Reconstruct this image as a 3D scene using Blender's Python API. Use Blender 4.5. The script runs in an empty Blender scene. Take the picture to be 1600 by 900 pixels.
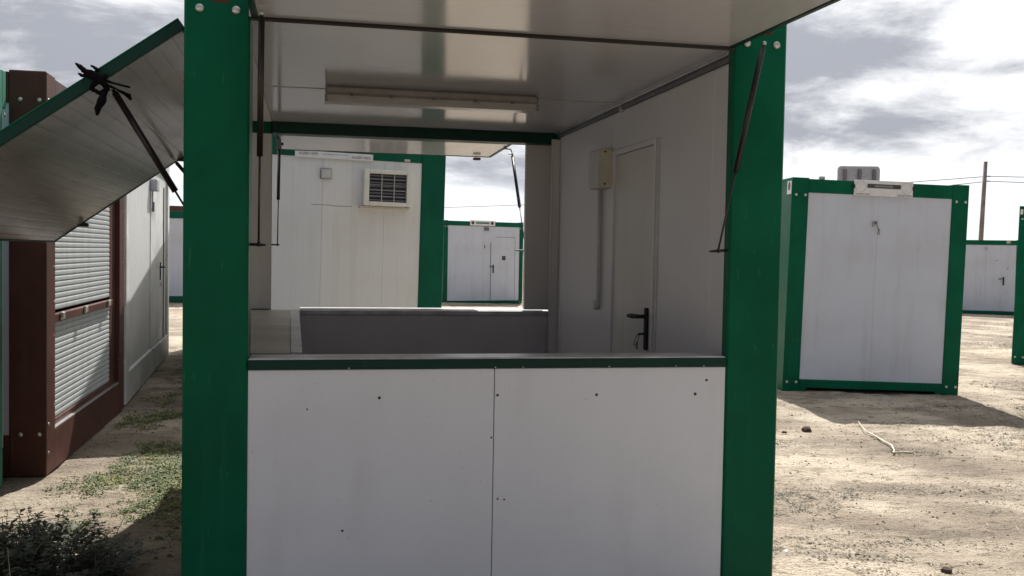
import bpy, bmesh, math, random
from mathutils import Vector, Matrix, noise
random.seed(7)
R = math.radians
S = bpy.context.scene
COL = S.collection

# ------------------------------------------------------------------ camera, sky, sun, exposure
cd = bpy.data.cameras.new('camera'); cam = bpy.data.objects.new('camera', cd); COL.objects.link(cam); S.camera = cam
F_PX, YAW, PITCH, ROLL = 1538.76, 0.205676, 0.035211, -0.017103
fwd = Vector((math.sin(YAW)*math.cos(PITCH), math.cos(YAW)*math.cos(PITCH), -math.sin(PITCH)))
rgt = Vector((math.cos(YAW), -math.sin(YAW), 0)); dwn = fwd.cross(rgt)
r2 = math.cos(ROLL)*rgt + math.sin(ROLL)*dwn; d2 = -math.sin(ROLL)*rgt + math.cos(ROLL)*dwn
M = Matrix((r2, -d2, -fwd)).transposed().to_4x4(); M.translation = Vector((0.441066, -3.737682, 1.434766))
cam.matrix_world = M
cd.sensor_width = 36; cd.lens = 36*F_PX/1600; cd.clip_end = 8000; cd.clip_start = 0.05

SUN_EL, SUN_AZ = R(47.5), R(16)          # azimuth from +Y towards +X
S.view_settings.view_transform = 'Standard'; S.view_settings.look = 'None'
S.view_settings.exposure = 0.68; S.view_settings.gamma = 1; S.view_settings.use_curve_mapping = False
ld = bpy.data.lights.new('sun', 'SUN'); ld.energy = 5.0; ld.angle = R(0.55); ld.color = (1, .96, .90)
lo = bpy.data.objects.new('sun', ld); COL.objects.link(lo); lo.location = (4, 8, 20)
sdir = Vector((math.sin(SUN_AZ)*math.cos(SUN_EL), math.cos(SUN_AZ)*math.cos(SUN_EL), math.sin(SUN_EL)))
lo.rotation_euler = sdir.to_track_quat('Z', 'Y').to_euler()


class NT:
    """little node-tree helper"""
    def __init__(self, tree):
        self.t = tree; self.n = tree.nodes; self.l = tree.links
    def new(self, typ, **kw):
        n = self.n.new(typ)
        for k, v in kw.items(): setattr(n, k, v)
        return n
    def put(self, sock, v):
        if hasattr(v, 'links') or isinstance(v, bpy.types.NodeSocket): self.l.new(v, sock)
        else: sock.default_value = v
    def math(self, op, a, b=0.0, c=None, clamp=False):
        n = self.new('ShaderNodeMath', operation=op, use_clamp=clamp)
        self.put(n.inputs[0], a); self.put(n.inputs[1], b)
        if c is not None: self.put(n.inputs[2], c)
        return n.outputs[0]
    def mix(self, f, a, b, blend='MIX'):
        n = self.new('ShaderNodeMix', data_type='RGBA', blend_type=blend)
        self.put(n.inputs[0], f)
        for i, v in ((6, a), (7, b)):
            if isinstance(v, tuple): v = v if len(v) == 4 else (*v, 1)
            self.put(n.inputs[i], v)
        return n.outputs[2]
    def noise(self, vec, scale, detail=4, rough=.55, dist=0):
        n = self.new('ShaderNodeTexNoise'); self.put(n.inputs['Vector'], vec)
        n.inputs['Scale'].default_value = scale; n.inputs['Detail'].default_value = detail
        n.inputs['Roughness'].default_value = rough; n.inputs['Distortion'].default_value = dist
        return n.outputs[0]
    def ramp(self, f, a, b, lo=0.0, hi=1.0, smooth=True):
        n = self.new('ShaderNodeMapRange', interpolation_type='SMOOTHSTEP' if smooth else 'LINEAR')
        self.put(n.inputs[0], f); n.inputs[1].default_value = a; n.inputs[2].default_value = b
        n.inputs[3].default_value = lo; n.inputs[4].default_value = hi
        return n.outputs[0]
    def scale(self, vec, s):
        n = self.new('ShaderNodeVectorMath', operation='MULTIPLY'); self.put(n.inputs[0], vec); n.inputs[1].default_value = s
        return n.outputs[0]
    def sep(self, vec):
        n = self.new('ShaderNodeSeparateXYZ'); self.put(n.inputs[0], vec); return n.outputs


# sky: the clear-sky model seen through broken cloud
W = bpy.data.worlds.new('World'); S.world = W; W.use_nodes = True
w = NT(W.node_tree); w.n.clear()
sky = w.new('ShaderNodeTexSky', sky_type='NISHITA'); sky.sun_disc = False
sky.sun_elevation = SUN_EL; sky.sun_rotation = SUN_AZ; sky.altitude = 600; sky.air_density = 1.0; sky.dust_density = 1.6
tc = w.new('ShaderNodeTexCoord').outputs['Generated']
sx, sy, sz = w.sep(tc)[:3]
zz = w.math('ADD', w.math('MAXIMUM', sz, 0.0), 0.42)
cmb = w.new('ShaderNodeCombineXYZ'); w.put(cmb.inputs[0], w.math('DIVIDE', sx, zz)); w.put(cmb.inputs[1], w.math('DIVIDE', sy, zz)); w.put(cmb.inputs[2], w.math('MULTIPLY', sz, 3.0))
off = w.new('ShaderNodeVectorMath', operation='ADD'); w.put(off.inputs[0], cmb.outputs[0]); off.inputs[1].default_value = (31.0, 17.0, 55.0)
cv = off.outputs[0]
n1 = w.noise(cv, 1.6, 8, .55, .3)
n2 = w.noise(cv, 1.75, 9, .56, .35)
n3 = w.noise(cv, 5.5, 8, .62, .4)
cover = w.ramp(n1, .22, .40)
thick = w.ramp(w.math('ADD', w.math('MULTIPLY', n2, .74), w.math('MULTIPLY', n3, .26)), .445, .575)
dotn = w.new('ShaderNodeVectorMath', operation='DOT_PRODUCT'); w.put(dotn.inputs[0], tc); dotn.inputs[1].default_value = sdir
glow = w.ramp(dotn.outputs['Value'], -.1, .95)                      # cloud lit through near the sun
bright = w.mix(glow, (2.0, 2.15, 2.55), (7.6, 7.7, 7.8))
dark = w.mix(glow, (.62, .70, .92), (3.0, 3.12, 3.5))
cloud = w.mix(thick, bright, dark)
low = w.ramp(sz, 0.0, .10)
cloud = w.mix(low, w.mix(glow, (1.7, 1.85, 2.2), (7.4, 7.7, 8.1)), cloud)
skyc = w.mix(w.math('MAXIMUM', cover, w.ramp(sz, .02, .12, 1, 0)), sky.outputs[0], cloud)
bg = w.new('ShaderNodeBackground'); w.put(bg.inputs[0], skyc); bg.inputs[1].default_value = 0.1
out = w.new('ShaderNodeOutputWorld'); w.l.new(bg.outputs[0], out.inputs[0])


# ------------------------------------------------------------------ materials
def mat(name, rough=.5, metallic=0.0, spec=.5):
    m = bpy.data.materials.new(name); m.use_nodes = True
    t = NT(m.node_tree); b = m.node_tree.nodes['Principled BSDF']
    b.inputs['Roughness'].default_value = rough; b.inputs['Metallic'].default_value = metallic
    b.inputs['Specular IOR Level'].default_value = spec
    return m, t, b

def coords(t): return t.new('ShaderNodeTexCoord').outputs['Object']

def bump(t, b, h, strength=.3, dist=.01):
    n = t.new('ShaderNodeBump'); n.inputs['Strength'].default_value = strength; n.inputs['Distance'].default_value = dist
    t.put(n.inputs['Height'], h); t.l.new(n.outputs[0], b.inputs['Normal'])

def paint(name, c, rough=.42, wear=.35, worn=None, spec=.5):
    """painted sheet steel: faded patches, faint vertical runs, fine scratches, dust"""
    m, t, b = mat(name, rough, 0, spec); v = coords(t)
    n = t.noise(v, 2.3, 5); runs = t.noise(t.scale(v, (22, 22, .9)), 1.0, 3)
    scr = t.noise(t.scale(v, (60, 60, 9)), 1.0, 2)
    faded = tuple(min(1, x*1.22+.001) for x in c); dull = tuple(x*.86 for x in c)
    col = t.mix(t.ramp(n, .3, .7), dull, faded)
    col = t.mix(t.math('MULTIPLY', t.ramp(runs, .55, .8), wear*.6), col, worn or (.22, .24, .21))
    col = t.mix(t.math('MULTIPLY', t.ramp(scr, .67, .72), wear*.6), col, tuple(min(1, x*2.2+.04) for x in c))
    t.l.new(col, b.inputs['Base Color'])
    t.put(b.inputs['Roughness'], t.ramp(n, .25, .75, rough-.08, rough+.14))
    bump(t, b, t.math('ADD', t.noise(v, 5, 2), t.math('MULTIPLY', t.noise(v, 240, 2), .06)), .12, .02)
    return m

def panel_mat(name, c, dirt, axis, period=.05, rough=.36, amp=.5, dirt_amt=.35, streak=(14, 14, .8), spec=.5, wob=.1, groove=.06):
    """pre-painted sandwich panel with shallow rolled ribs along one direction"""
    m, t, b = mat(name, rough, 0, spec); v = coords(t)
    co = t.sep(v)[axis]
    rib = t.math('POWER', t.math('ABSOLUTE', t.math('SINE', t.math('MULTIPLY', co, math.pi/period))), .35)
    gl = t.math('POWER', t.math('ABSOLUTE', t.math('COSINE', t.math('MULTIPLY', co, math.pi/period))), 40.0)
    n = t.noise(v, 1.6, 6, .6); st = t.noise(t.scale(v, streak), 1, 4); sp = t.noise(v, 70, 3)
    f = t.math('ADD', t.math('MULTIPLY', t.ramp(n, .4, .72), .6), t.math('MULTIPLY', t.ramp(st, .5, .78), .7))
    col = t.mix(t.math('MULTIPLY', f, dirt_amt), c, dirt)
    col = t.mix(t.math('MULTIPLY', t.ramp(sp, .68, .74), dirt_amt*.8), col, tuple(x*.55 for x in dirt))
    col = t.mix(t.math('MULTIPLY', gl, groove), col, tuple(x*.45 for x in c))
    t.l.new(col, b.inputs['Base Color'])
    t.put(b.inputs['Roughness'], t.ramp(n, .3, .7, rough*.8, rough*1.35))
    h = t.math('ADD', t.math('MULTIPLY', rib, amp), t.math('MULTIPLY', t.noise(v, 3.5, 2), wob*12))
    bump(t, b, h, .35, .0016)
    return m

def plain(name, c, rough=.5, metallic=0.0, var=.25, sc=14):
    m, t, b = mat(name, rough, metallic); v = coords(t)
    n = t.noise(v, sc, 4)
    t.l.new(t.mix(t.ramp(n, .3, .7), tuple(x*(1-var) for x in c), tuple(min(1, x*(1+var*.6)) for x in c)), b.inputs['Base Color'])
    bump(t, b, t.noise(v, sc*6, 3), .08, .004)
    return m

GREEN = paint('green_paint', (.0012, .098, .049), .36, .55, (.02, .15, .09), .10)
GREEN2 = paint('green_paint_weathered', (.002, .09, .052), .46, .4, (.03, .13, .09), .14)
TEAL = paint('teal_green_paint', (.03, .17, .115), .5, .4)
BROWN = paint('brown_paint', (.085, .036, .029), .5, .35, (.20, .13, .11), .15)
WHITE_STEEL = paint('white_steel_paint', (.70, .71, .70), .4, .3, (.45, .42, .37))
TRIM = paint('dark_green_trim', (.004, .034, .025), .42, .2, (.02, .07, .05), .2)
P_FRONT = panel_mat('front_panel_white', (.75, .775, .825), (.56, .565, .57), 0, .042, .42, .08, .34, (5, 5, 1.1), .5, .1, .012)
P_CAB = panel_mat('cabin_panel_white', (.60, .645, .735), (.46, .465, .46), 0, .05, .40, .12, .5, (9, 9, .7), .5, .1, .02)
P_CABY = panel_mat('cabin_panel_white_side', (.70, .71, .72), (.50, .47, .42), 1, .05, .38, .25, .35)
P_MID = panel_mat('cabin_panel_offwhite', (.74, .755, .77), (.58, .56, .52), 0, .05, .40, .25, .4)
P_OLD = panel_mat('cabin_panel_ivory', (.78, .78, .765), (.62, .58, .50), 0, .05, .40, .25, .5)
P_CEIL = panel_mat('ceiling_panel', (.56, .555, .585), (.44, .425, .42), 1, .032, .105, .30, .3, (3, 14, 3), .6, .015, .38)
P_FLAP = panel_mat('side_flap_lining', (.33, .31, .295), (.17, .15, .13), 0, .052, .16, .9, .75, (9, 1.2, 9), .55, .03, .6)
P_WALL = panel_mat('inner_wall_panel', (.70, .695, .725), (.60, .585, .58), 1, .05, .33, .2, .08, (12, 12, .6), .5, .008)
P_LINING = panel_mat('post_lining', (.62, .605, .60), (.50, .475, .455), 0, .07, .34, .2, .3)
DOORM = panel_mat('inner_door_cream', (.69, .675, .655), (.60, .575, .545), 1, .3, .34, .1, .3)
LOWER = plain('grey_lower_wall', (.60, .58, .615), .5, 0, .05, 3)
TAN = panel_mat('tan_counter_board', (.40, .355, .285), (.26, .22, .17), 1, .2, .38, .05, .55, (10, 1.5, 10))
SILL = plain('worn_aluminium_sill', (.56, .545, .535), .36, .1, .25, 9)
BRIGHT = plain('bright_aluminium_lip', (.62, .62, .62), .3, .8, .12, 12)
BLACK = plain('black_painted_steel', (.010, .009, .011), .6, 0, .2)
STRUTM = plain('gas_strut_black', (.020, .014, .015), .34, .2, .25)
ROD = plain('steel_rod', (.045, .04, .04), .3, .3, .1)
ZINC = plain('zinc_bolt', (.62, .62, .58), .32, .75, .3, 60)
RUST = plain('rust', (.10, .028, .015), .8, 0, .4, 40)
SEAM = plain('dark_sealant', (.025, .022, .022), .7, 0, .2)
CREAM = plain('cream_plastic', (.56, .52, .43), .42, 0, .08)
IVORY = plain('ivory_casing', (.76, .735, .66), .4, 0, .06)
PVC = plain('grey_white_plastic', (.56, .55, .53), .42, 0, .08)
LAMPB = plain('lamp_housing_grey', (.24, .225, .22), .3, 0, .12)
DIFF = plain('lamp_diffuser', (.46, .445, .43), .14, 0, .06)
SIGNW = plain('sign_white', (.78, .78, .78), .4, 0, .06)
INK = plain('sign_ink', (.045, .045, .05), .5, 0, .1)
INKG = plain('sign_grey_ink', (.33, .34, .36), .5, 0, .1)
SIGNBAR = plain('sign_dark_bar', (.055, .062, .055), .5, 0, .2)
STICKR = plain('sticker_dark_red', (.10, .025, .04), .5, 0, .2)
ORANGE = plain('sticker_orange', (.55, .24, .13), .5, 0, .1)
SLATM = plain('shutter_slat', (.50, .525, .53), .38, .15, .1, 6)
ALU = plain('galvanised_sheet', (.44, .45, .50), .45, .3, .12)
GALV = plain('galvanised_dark', (.16, .155, .18), .5, .3, .12)
DARKG = plain('grille_dark', (.03, .028, .035), .5, 0, .2)
WOODP = plain('weathered_wood', (.24, .20, .19), .85, 0, .3, 3)
WIREM = plain('wire_grey', (.10, .10, .11), .6, .2, .1)
CLOTH = plain('black_cloth', (.006, .005, .007), .95, 0, .3, 30)
CLOTH.node_tree.nodes['Principled BSDF'].inputs['Specular IOR Level'].default_value = .1
CLOD = plain('dark_clod', (.085, .05, .035), .95, 0, .4, 30)
STONE = plain('pale_stone', (.42, .36, .28), .9, 0, .3, 30)
PIPE = plain('pale_pipe', (.52, .49, .37), .6, 0, .25, 8)
FLOORM = plain('plywood_floor', (.16, .13, .11), .6, 0, .2, 4)
ROOFM = plain('roof_sheet', (.42, .42, .41), .5, .2, .15, 3)


# ------------------------------------------------------------------ mesh helpers
class MB:
    def __init__(self): self.bm = bmesh.new()
    def box(self, x0, x1, y0, y1, z0, z1, bev=.002):
        if x0 > x1: x0, x1 = x1, x0
        if y0 > y1: y0, y1 = y1, y0
        if z0 > z1: z0, z1 = z1, z0
        bm = self.bm; e = min(bev, .3*min(x1-x0, y1-y0, z1-z0))
        if e <= 0: e = 1e-5
        vs = []
        for X, sx in ((x0, 1), (x1, -1)):
            for Y, sy in ((y0, 1), (y1, -1)):
                for Z, sz in ((z0, 1), (z1, -1)):
                    vs += [bm.verts.new((X, Y+sy*e, Z+sz*e)), bm.verts.new((X+sx*e, Y, Z+sz*e)), bm.verts.new((X+sx*e, Y+sy*e, Z))]
        bmesh.ops.convex_hull(bm, input=vs)
        return self
    def cyl(self, p0, p1, r, n=10, r1=None):
        return self.tube([p0, p1], [r, r if r1 is None else r1], n)
    def tube(self, pts, rad, n=8):
        pts = [Vector(p) for p in pts]
        if not isinstance(rad, (list, tuple)): rad = [rad]*len(pts)
        bm = self.bm; rings = []
        d = (pts[1]-pts[0]).normalized(); a = d.orthogonal().normalized()
        for i, p in enumerate(pts):
            if i == 0: t = pts[1]-pts[0]
            elif i == len(pts)-1: t = pts[i]-pts[i-1]
            else: t = pts[i+1]-pts[i-1]
            t.normalize(); a = (a-t*a.dot(t)).normalized(); b = t.cross(a)
            rings.append([bm.verts.new(p+(a*math.cos(2*math.pi*k/n)+b*math.sin(2*math.pi*k/n))*rad[i]) for k in range(n)])
        for i in range(len(rings)-1):
            for k in range(n):
                bm.faces.new((rings[i][k], rings[i][(k+1) % n], rings[i+1][(k+1) % n], rings[i+1][k]))
        bm.faces.new(rings[0][::-1]); bm.faces.new(rings[-1])
        return self
    def prism(self, poly, z0, z1, axis=2):
        """extrude a 2-D polygon; axis = extrusion axis"""
        bm = self.bm
        def P(a, b, c): return {2: (a, b, c), 1: (a, c, b), 0: (c, a, b)}[axis]
        A = [bm.verts.new(P(a, b, z0)) for a, b in poly]; B = [bm.verts.new(P(a, b, z1)) for a, b in poly]
        n = len(poly)
        bm.faces.new(A[::-1]); bm.faces.new(B)
        for i in range(n): bm.faces.new((A[i], A[(i+1) % n], B[(i+1) % n], B[i]))
        return self
    def dome(self, c, r, axis=(0, -1, 0), h=.5):
        d = Vector(axis).normalized(); c = Vector(c)
        return self.tube([c, c+d*r*h*.55, c+d*r*h*.9, c+d*r*h], [r, r*.92, r*.6, r*.2], 10)
    def build(self, name, material, parent=None, smooth=False, M=None):
        if M is not None: self.bm.transform(M)
        bmesh.ops.recalc_face_normals(self.bm, faces=self.bm.faces)
        me = bpy.data.meshes.new(name); self.bm.to_mesh(me); self.bm.free()
        me.materials.append(material)
        if smooth:
            for p in me.polygons: p.use_smooth = True
        o = bpy.data.objects.new(name, me); COL.objects.link(o)
        if parent: o.parent = parent
        return o

def bx(name, m, parent, *a, bev=.002): return MB().box(*a, bev=bev).build(name, m, parent)

def tag(o, label, cat, group=None, kind=None):
    o['label'] = label; o['category'] = cat
    if group: o['group'] = group
    if kind: o['kind'] = kind
    return o

def empty(name, label, cat, loc=(0, 0, 0), rz=0, ry=0, group=None):
    o = bpy.data.objects.new(name, None); COL.objects.link(o); o.empty_display_size = .2
    o.location = loc; o.rotation_euler = (0, ry, rz)
    return tag(o, label, cat, group)

def inst(o, parent, loc=(0, 0, 0), rot=(0, 0, 0)):
    c = o.copy(); COL.objects.link(c); c.parent = parent; c.location = loc; c.rotation_euler = rot
    return c

def text(name, s, size, m, parent, loc, rot, width=None):
    cu = bpy.data.curves.new(name, 'FONT'); cu.body = s; cu.size = size; cu.extrude = .0006; cu.align_x = 'CENTER'; cu.align_y = 'CENTER'
    cu.materials.append(m); cu.resolution_u = 2
    o = bpy.data.objects.new(name, cu); COL.objects.link(o); o.parent = parent; o.location = loc; o.rotation_euler = rot
    if width:
        bpy.context.view_layer.update()
        if o.dimensions.x > 0: o.scale.x = width/o.dimensions.x
    dg = bpy.context.evaluated_depsgraph_get(); me = bpy.data.meshes.new_from_object(o.evaluated_get(dg))
    q = bpy.data.objects.new(name, me); COL.objects.link(q); q.parent = parent; q.location = loc; q.rotation_euler = rot; q.scale = o.scale
    bpy.data.objects.remove(o); q.name = name
    return q

def ground_z(x, y):
    s = max(0.0, x-2.4)
    z = -.020*min(s, 5)-.014*min(max(s-5, 0), 18)
    return z

# ------------------------------------------------------------------ ground, hills
def build_ground():
    def axis(lo, hi, step, far):
        a = [lo+i*step for i in range(int((hi-lo)/step)+1)]
        out = []; d = step; x = lo
        while x > -far: d *= 1.35; x -= d; out.append(x)
        out = out[::-1]+a; d = step; x = a[-1]
        while x < far: d *= 1.35; x += d; out.append(x)
        return out
    xs = axis(-2.6, 9.6, .05, 2600); ys = axis(-.6, 12, .05, 2600)
    vs = []
    for y in ys:
        for x in xs:
            near = 1/(1+max(0, math.hypot(x-2, y-4)-10)*.03)
            p = Vector((x, y, 0))
            h = .016*noise.noise(p*.9)+.012*noise.noise(p*2.6+Vector((5, 1, 0)))+.010*noise.noise(p*7+Vector((1, 8, 2)))
            h += .006*noise.noise(Vector((x*2.2, y*11, 4)))
            h += .016*max(0, noise.noise(Vector((x*8, y*13, 9)))-.18)
            flat = 1.0
            vs.append((x, y, ground_z(x, y)-.012+h*near*flat))
    nx = len(xs); fs = [(j*nx+i, j*nx+i+1, (j+1)*nx+i+1, (j+1)*nx+i) for j in range(len(ys)-1) for i in range(nx-1)]
    me = bpy.data.meshes.new('ground'); me.from_pydata(vs, [], fs)
    for p in me.polygons: p.use_smooth = True
    m, t, b = mat('sandy_dirt', .92, 0, .25); v = coords(t)
    big = t.noise(v, .55, 5, .6); mid = t.noise(t.scale(v, (2.2, 3.6, 1)), 1.0, 8, .66); fine = t.noise(v, 26, 6, .65)
    crumb = t.noise(t.scale(v, (30, 44, 1)), 1.0, 4, .7)
    col = t.mix(t.ramp(big, .36, .64), (.275, .222, .168), (.585, .498, .388))
    streak = t.noise(t.scale(v, (.8, 2.4, 1)), 1.0, 7, .66, .4)
    col = t.mix(t.math('MULTIPLY', t.ramp(streak, .50, .66), .62), col, (.20, .165, .13))
    col = t.mix(t.math('MULTIPLY', t.ramp(mid, .52, .70), .75), col, (.175, .145, .11))
    col = t.mix(t.math('MULTIPLY', t.ramp(fine, .5, .8), .5), col, (.15, .12, .09))
    col = t.mix(t.math('MULTIPLY', t.ramp(crumb, .60, .68), .75), col, (.075, .06, .045))
    damp = t.noise(t.scale(v, (.7, 1.3, 1)), 1.0, 6, .6, .5)
    col = t.mix(t.math('MULTIPLY', t.ramp(damp, .50, .66), .6), col, (.20, .162, .128))
    clump = t.noise(t.scale(v, (6, 8.5, 1)), 1.0, 9, .74, .3)
    col = t.mix(t.math('MULTIPLY', t.ramp(clump, .56, .62), .75), col, (.10, .075, .05))
    pale = t.noise(v, 1.1, 4, .5)
    col = t.mix(t.math('MULTIPLY', t.ramp(pale, .56, .72), .45), col, (.57, .51, .41))
    vor = t.new('ShaderNodeTexVoronoi'); t.put(vor.inputs['Vector'], v); vor.inputs['Scale'].default_value = 55
    peb = t.ramp(vor.outputs[0], .12, .30, 1, 0)
    t.l.new(col, b.inputs['Base Color'])
    h = t.math('ADD', t.math('MULTIPLY', mid, 1.0), t.math('ADD', t.math('MULTIPLY', fine, .55), t.math('ADD', t.math('MULTIPLY', crumb, .5), t.math('MULTIPLY', peb, .25))))
    bump(t, b, t.math('ADD', h, t.math('MULTIPLY', clump, .8)), 1.0, .04)
    me.materials.append(m)
    o = bpy.data.objects.new('ground', me); COL.objects.link(o); o['kind'] = 'structure'; o['label'] = 'bare sandy dirt yard with scuffed patches'
build_ground()

def build_hills():
    vs, fs = [], []
    N, K = 90, 7
    for i in range(N+1):
        a = R(-15+95*i/N)
        for j in range(K+1):
            d = 1500+j*60
            prof = math.sin(math.pi*j/K)
            hh = 34+13*noise.noise(Vector((i*.13, 0, 1)))+7*noise.noise(Vector((i*.5, 3, 1)))+3*noise.noise(Vector((i*1.7, 9, 1)))
            hh *= .25+.75*min(1, max(0, (i-38)/26))
            vs.append((d*math.sin(a), d*math.cos(a), -1+max(2, hh)*prof))
    for i in range(N):
        for j in range(K):
            q = i*(K+1)+j; fs.append((q, q+1, q+K+2, q+K+1))
    me = bpy.data.meshes.new('hills'); me.from_pydata(vs, [], fs)
    for p in me.polygons: p.use_smooth = True
    me.materials.append(plain('hill_scrub', (.10, .12, .14), .9, 0, .4, .02))
    o = bpy.data.objects.new('hills', me); COL.objects.link(o); o['kind'] = 'structure'; o['label'] = 'low dark wooded hills on the horizon'
build_hills()


# ------------------------------------------------------------------ generic site cabin
BOLT = None
def bolt(parent, loc, r=.017, axis=(0, -1, 0)):
    """a zinc coach-bolt head, sharing one mesh"""
    global BOLT
    if BOLT is None:
        o = MB().dome((0, 0, 0), 1.0, (0, -1, 0), .6).build('bolt', ZINC, parent, True); BOLT = o
    else:
        o = inst(BOLT, parent)
    o.parent = parent; o.location = loc; o.scale = (r, r, r)
    if axis[0]: o.rotation_euler = (0, 0, R(90)*axis[0])
    return o

def strip_panels(parent, m, x0, x1, y0, y1, z0, z1, joints, along='x', name='wall_panel'):
    """a wall as separate sandwich panels with 4 mm open joints"""
    c = sorted(joints); lo_, hi_ = (x0, x1) if along == 'x' else (y0, y1)
    cuts = [lo_]+[j for j in c if lo_ < j < hi_]+[hi_]
    for k in range(len(cuts)-1):
        s0 = cuts[k]+(.0006 if k else 0); s1 = cuts[k+1]-(.0006 if k < len(cuts)-2 else 0)
        mm = m[min(k, len(m)-1)] if isinstance(m, list) else m
        if along == 'x': bx(name, mm, parent, s0, s1, y0, y1, z0, z1, bev=.0008)
        else: bx(name, mm, parent, x0, x1, s0, s1, z0, z1, bev=.0008)

def cabin(name, label, cat, loc, rz, w_, d_, h_=2.45, fm=GREEN, pm=P_CAB, pmy=P_CABY, post=.2, top=.17, b0=.06, b1=.16, fj=(), sj=(), ry=0, group='site cabins in the yard', front=True, right=True, left=True, bolts=True, side_recess=.012, pd=None, fms=None):
    t = empty(name, label, cat, loc, rz, ry, group)
    pd = pd or post
    fms = fms or [pm]
    posts = []
    for X in (0, w_-post):
        for Y in (0, d_-pd):
            posts.append(bx('corner_post', fm, t, X, X+post, Y, Y+pd, 0, h_, bev=.006))
    if bolts:
        for i, X in ((0, 0), (2, w_-post)):
            for fx in (.25, .8):
                for Z in (h_-top-.03, b0+.06): bolt(posts[i], (X+post*fx, -.0005, Z))
    e = .0012
    bx('top_beam', fm, t, post, w_-post, e, post-.02, h_-top, h_-.012, bev=.004)
    bx('top_beam', fm, t, post, w_-post, d_-post+.02, d_-e, h_-top, h_-.012, bev=.004)
    bx('top_beam', fm, t, e, post-.02, pd, d_-pd, h_-top, h_-.012, bev=.004)
    bx('top_beam', fm, t, w_-post+.02, w_-e, pd, d_-pd, h_-top, h_-.012, bev=.004)
    bx('bottom_beam', fm, t, post, w_-post, e, post-.02, b0, b1, bev=.004)
    bx('bottom_beam', fm, t, post, w_-post, d_-post+.02, d_-e, b0, b1, bev=.004)
    bx('bottom_beam', fm, t, e, post-.02, pd, d_-pd, b0, b1, bev=.004)
    bx('bottom_beam', fm, t, w_-post+.02, w_-e, pd, d_-pd, b0, b1, bev=.004)
    bx('roof', ROOFM, t, post-.018, w_-post+.018, post-.018, d_-post+.018, h_-.09, h_-.05)
    bx('floor', FLOORM, t, post-.018, w_-post+.018, post-.018, d_-post+.018, b0+.02, b1-.02)
    k = side_recess
    if front: strip_panels(t, fms, post, w_-post, k, k+.045, b1, h_-top, fj)
    strip_panels(t, pm, post, w_-post, d_-k-.045, d_-k, b1, h_-top, ())
    if left: strip_panels(t, pmy, k, k+.045, pd, d_-pd, b1, h_-top, sj, 'y')
    if right: strip_panels(t, pmy, w_-k-.045, w_-k, pd, d_-pd, b1, h_-top, sj, 'y')
    return t

def lever_handle(parent, x, y, z, left=True, mat_=BLACK, s=1.0, name='door_handle'):
    m = MB().box(x-.018*s, x+.018*s, y-.012, y-.001, z-.11*s, z+.10*s, bev=.008)
    m.cyl((x, y-.012, z+.05*s), (x, y-.045, z+.05*s), .009*s)
    d = -1 if left else 1
    m.tube([(x, y-.045, z+.05*s), (x+d*.05*s, y-.05, z+.05*s), (x+d*.12*s, y-.047, z+.047*s)], [.010*s, .011*s, .009*s])
    return m.build(name, mat_, parent)

# ---- right cabin with sign board
A = cabin('site_cabin', 'green framed white cabin on the right, long white sign board on its roof edge', 'cabin', (5.74, 6.54, -.10), R(-7.8), 2.07, 2.45, ry=R(1.35), fj=(1.02,), top=.165, b0=.07, b1=.165, post=.195, pd=.42)
for X, s in ((.195, 1), (1.875, -1)):                       # gusset plates at the feet
    MB().prism([(X, .07), (X+s*.10, .07), (X, 0.0)], .004, .012, 1).build('foot_gusset', GREEN, A)
sb = bx('sign_board', SIGNW, A, .71, 1.395, -.022, -.004, 2.277, 2.452, bev=.003)
bx('sign_bar', SIGNBAR, sb, .86, 1.25, -.0245, -.0215, 2.365, 2.412, bev=.0005)
for i in range(16):
    a_ = .945+i*.0135
    bx('faint_print', INKG, sb, a_, a_+.010, -.0262, -.0246, 2.380, 2.394+.006*((i*7) % 3)/2, bev=.0002)
for cx in (.785, 1.32):
    ring = [(cx+.062*math.cos(2*math.pi*k/28), -.0232, 2.378+.062*math.sin(2*math.pi*k/28)) for k in range(29)]
    MB().tube(ring, .0016, 4).build('round_emblem', INKG, sb)
text('lettering', 'ALQUILER Y VENTA', .026, INK, sb, (.808, -.0226, 2.293), (R(90), 0, 0), .17)
text('lettering', 'ALQUILER Y VENTA', .026, INK, sb, (1.298, -.0226, 2.293), (R(90), 0, 0), .17)
for X in (.705, 1.4): bx('sign_clip', BLACK, sb, X-.012, X+.012, -.026, -.012, 2.355, 2.40)
jb = MB().box(.955, 1.02, -.005, .012, 1.945, 2.0, bev=.004).build('wall_socket', PVC, A)
MB().dome((.986, -.005, 1.975), .02).build('socket_face', GALV, jb)
MB().tube([(1.0, -.006, 1.955), (1.012, -.02, 1.92), (1.02, -.014, 1.88), (1.008, -.012, 1.855), (1.03, -.012, 1.84), (1.035, -.014, 1.88), (1.02, -.016, 1.91)], .0035, 5).build('loose_cable', BLACK, jb)
MB().tube([(.965, -.006, 1.99), (.945, -.016, 1.965), (.95, -.014, 1.93), (.97, -.012, 1.945)], .003, 5).build('loose_cable', BLACK, jb)
bx('roof_cap', ALU, A, .33, .385, .03, .08, 2.44, 2.475)
stk = bx('sticker', SIGNW, A, -.004, -.0005, .02, .155, 2.262, 2.41, bev=.0005)
MB().prism([(.088+.035*math.cos(2*math.pi*k/20), 2.352+.05*math.sin(2*math.pi*k/20)) for k in range(20)], -.0055, -.0038, 0).build('sticker_emblem', STICKR, stk)

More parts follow.
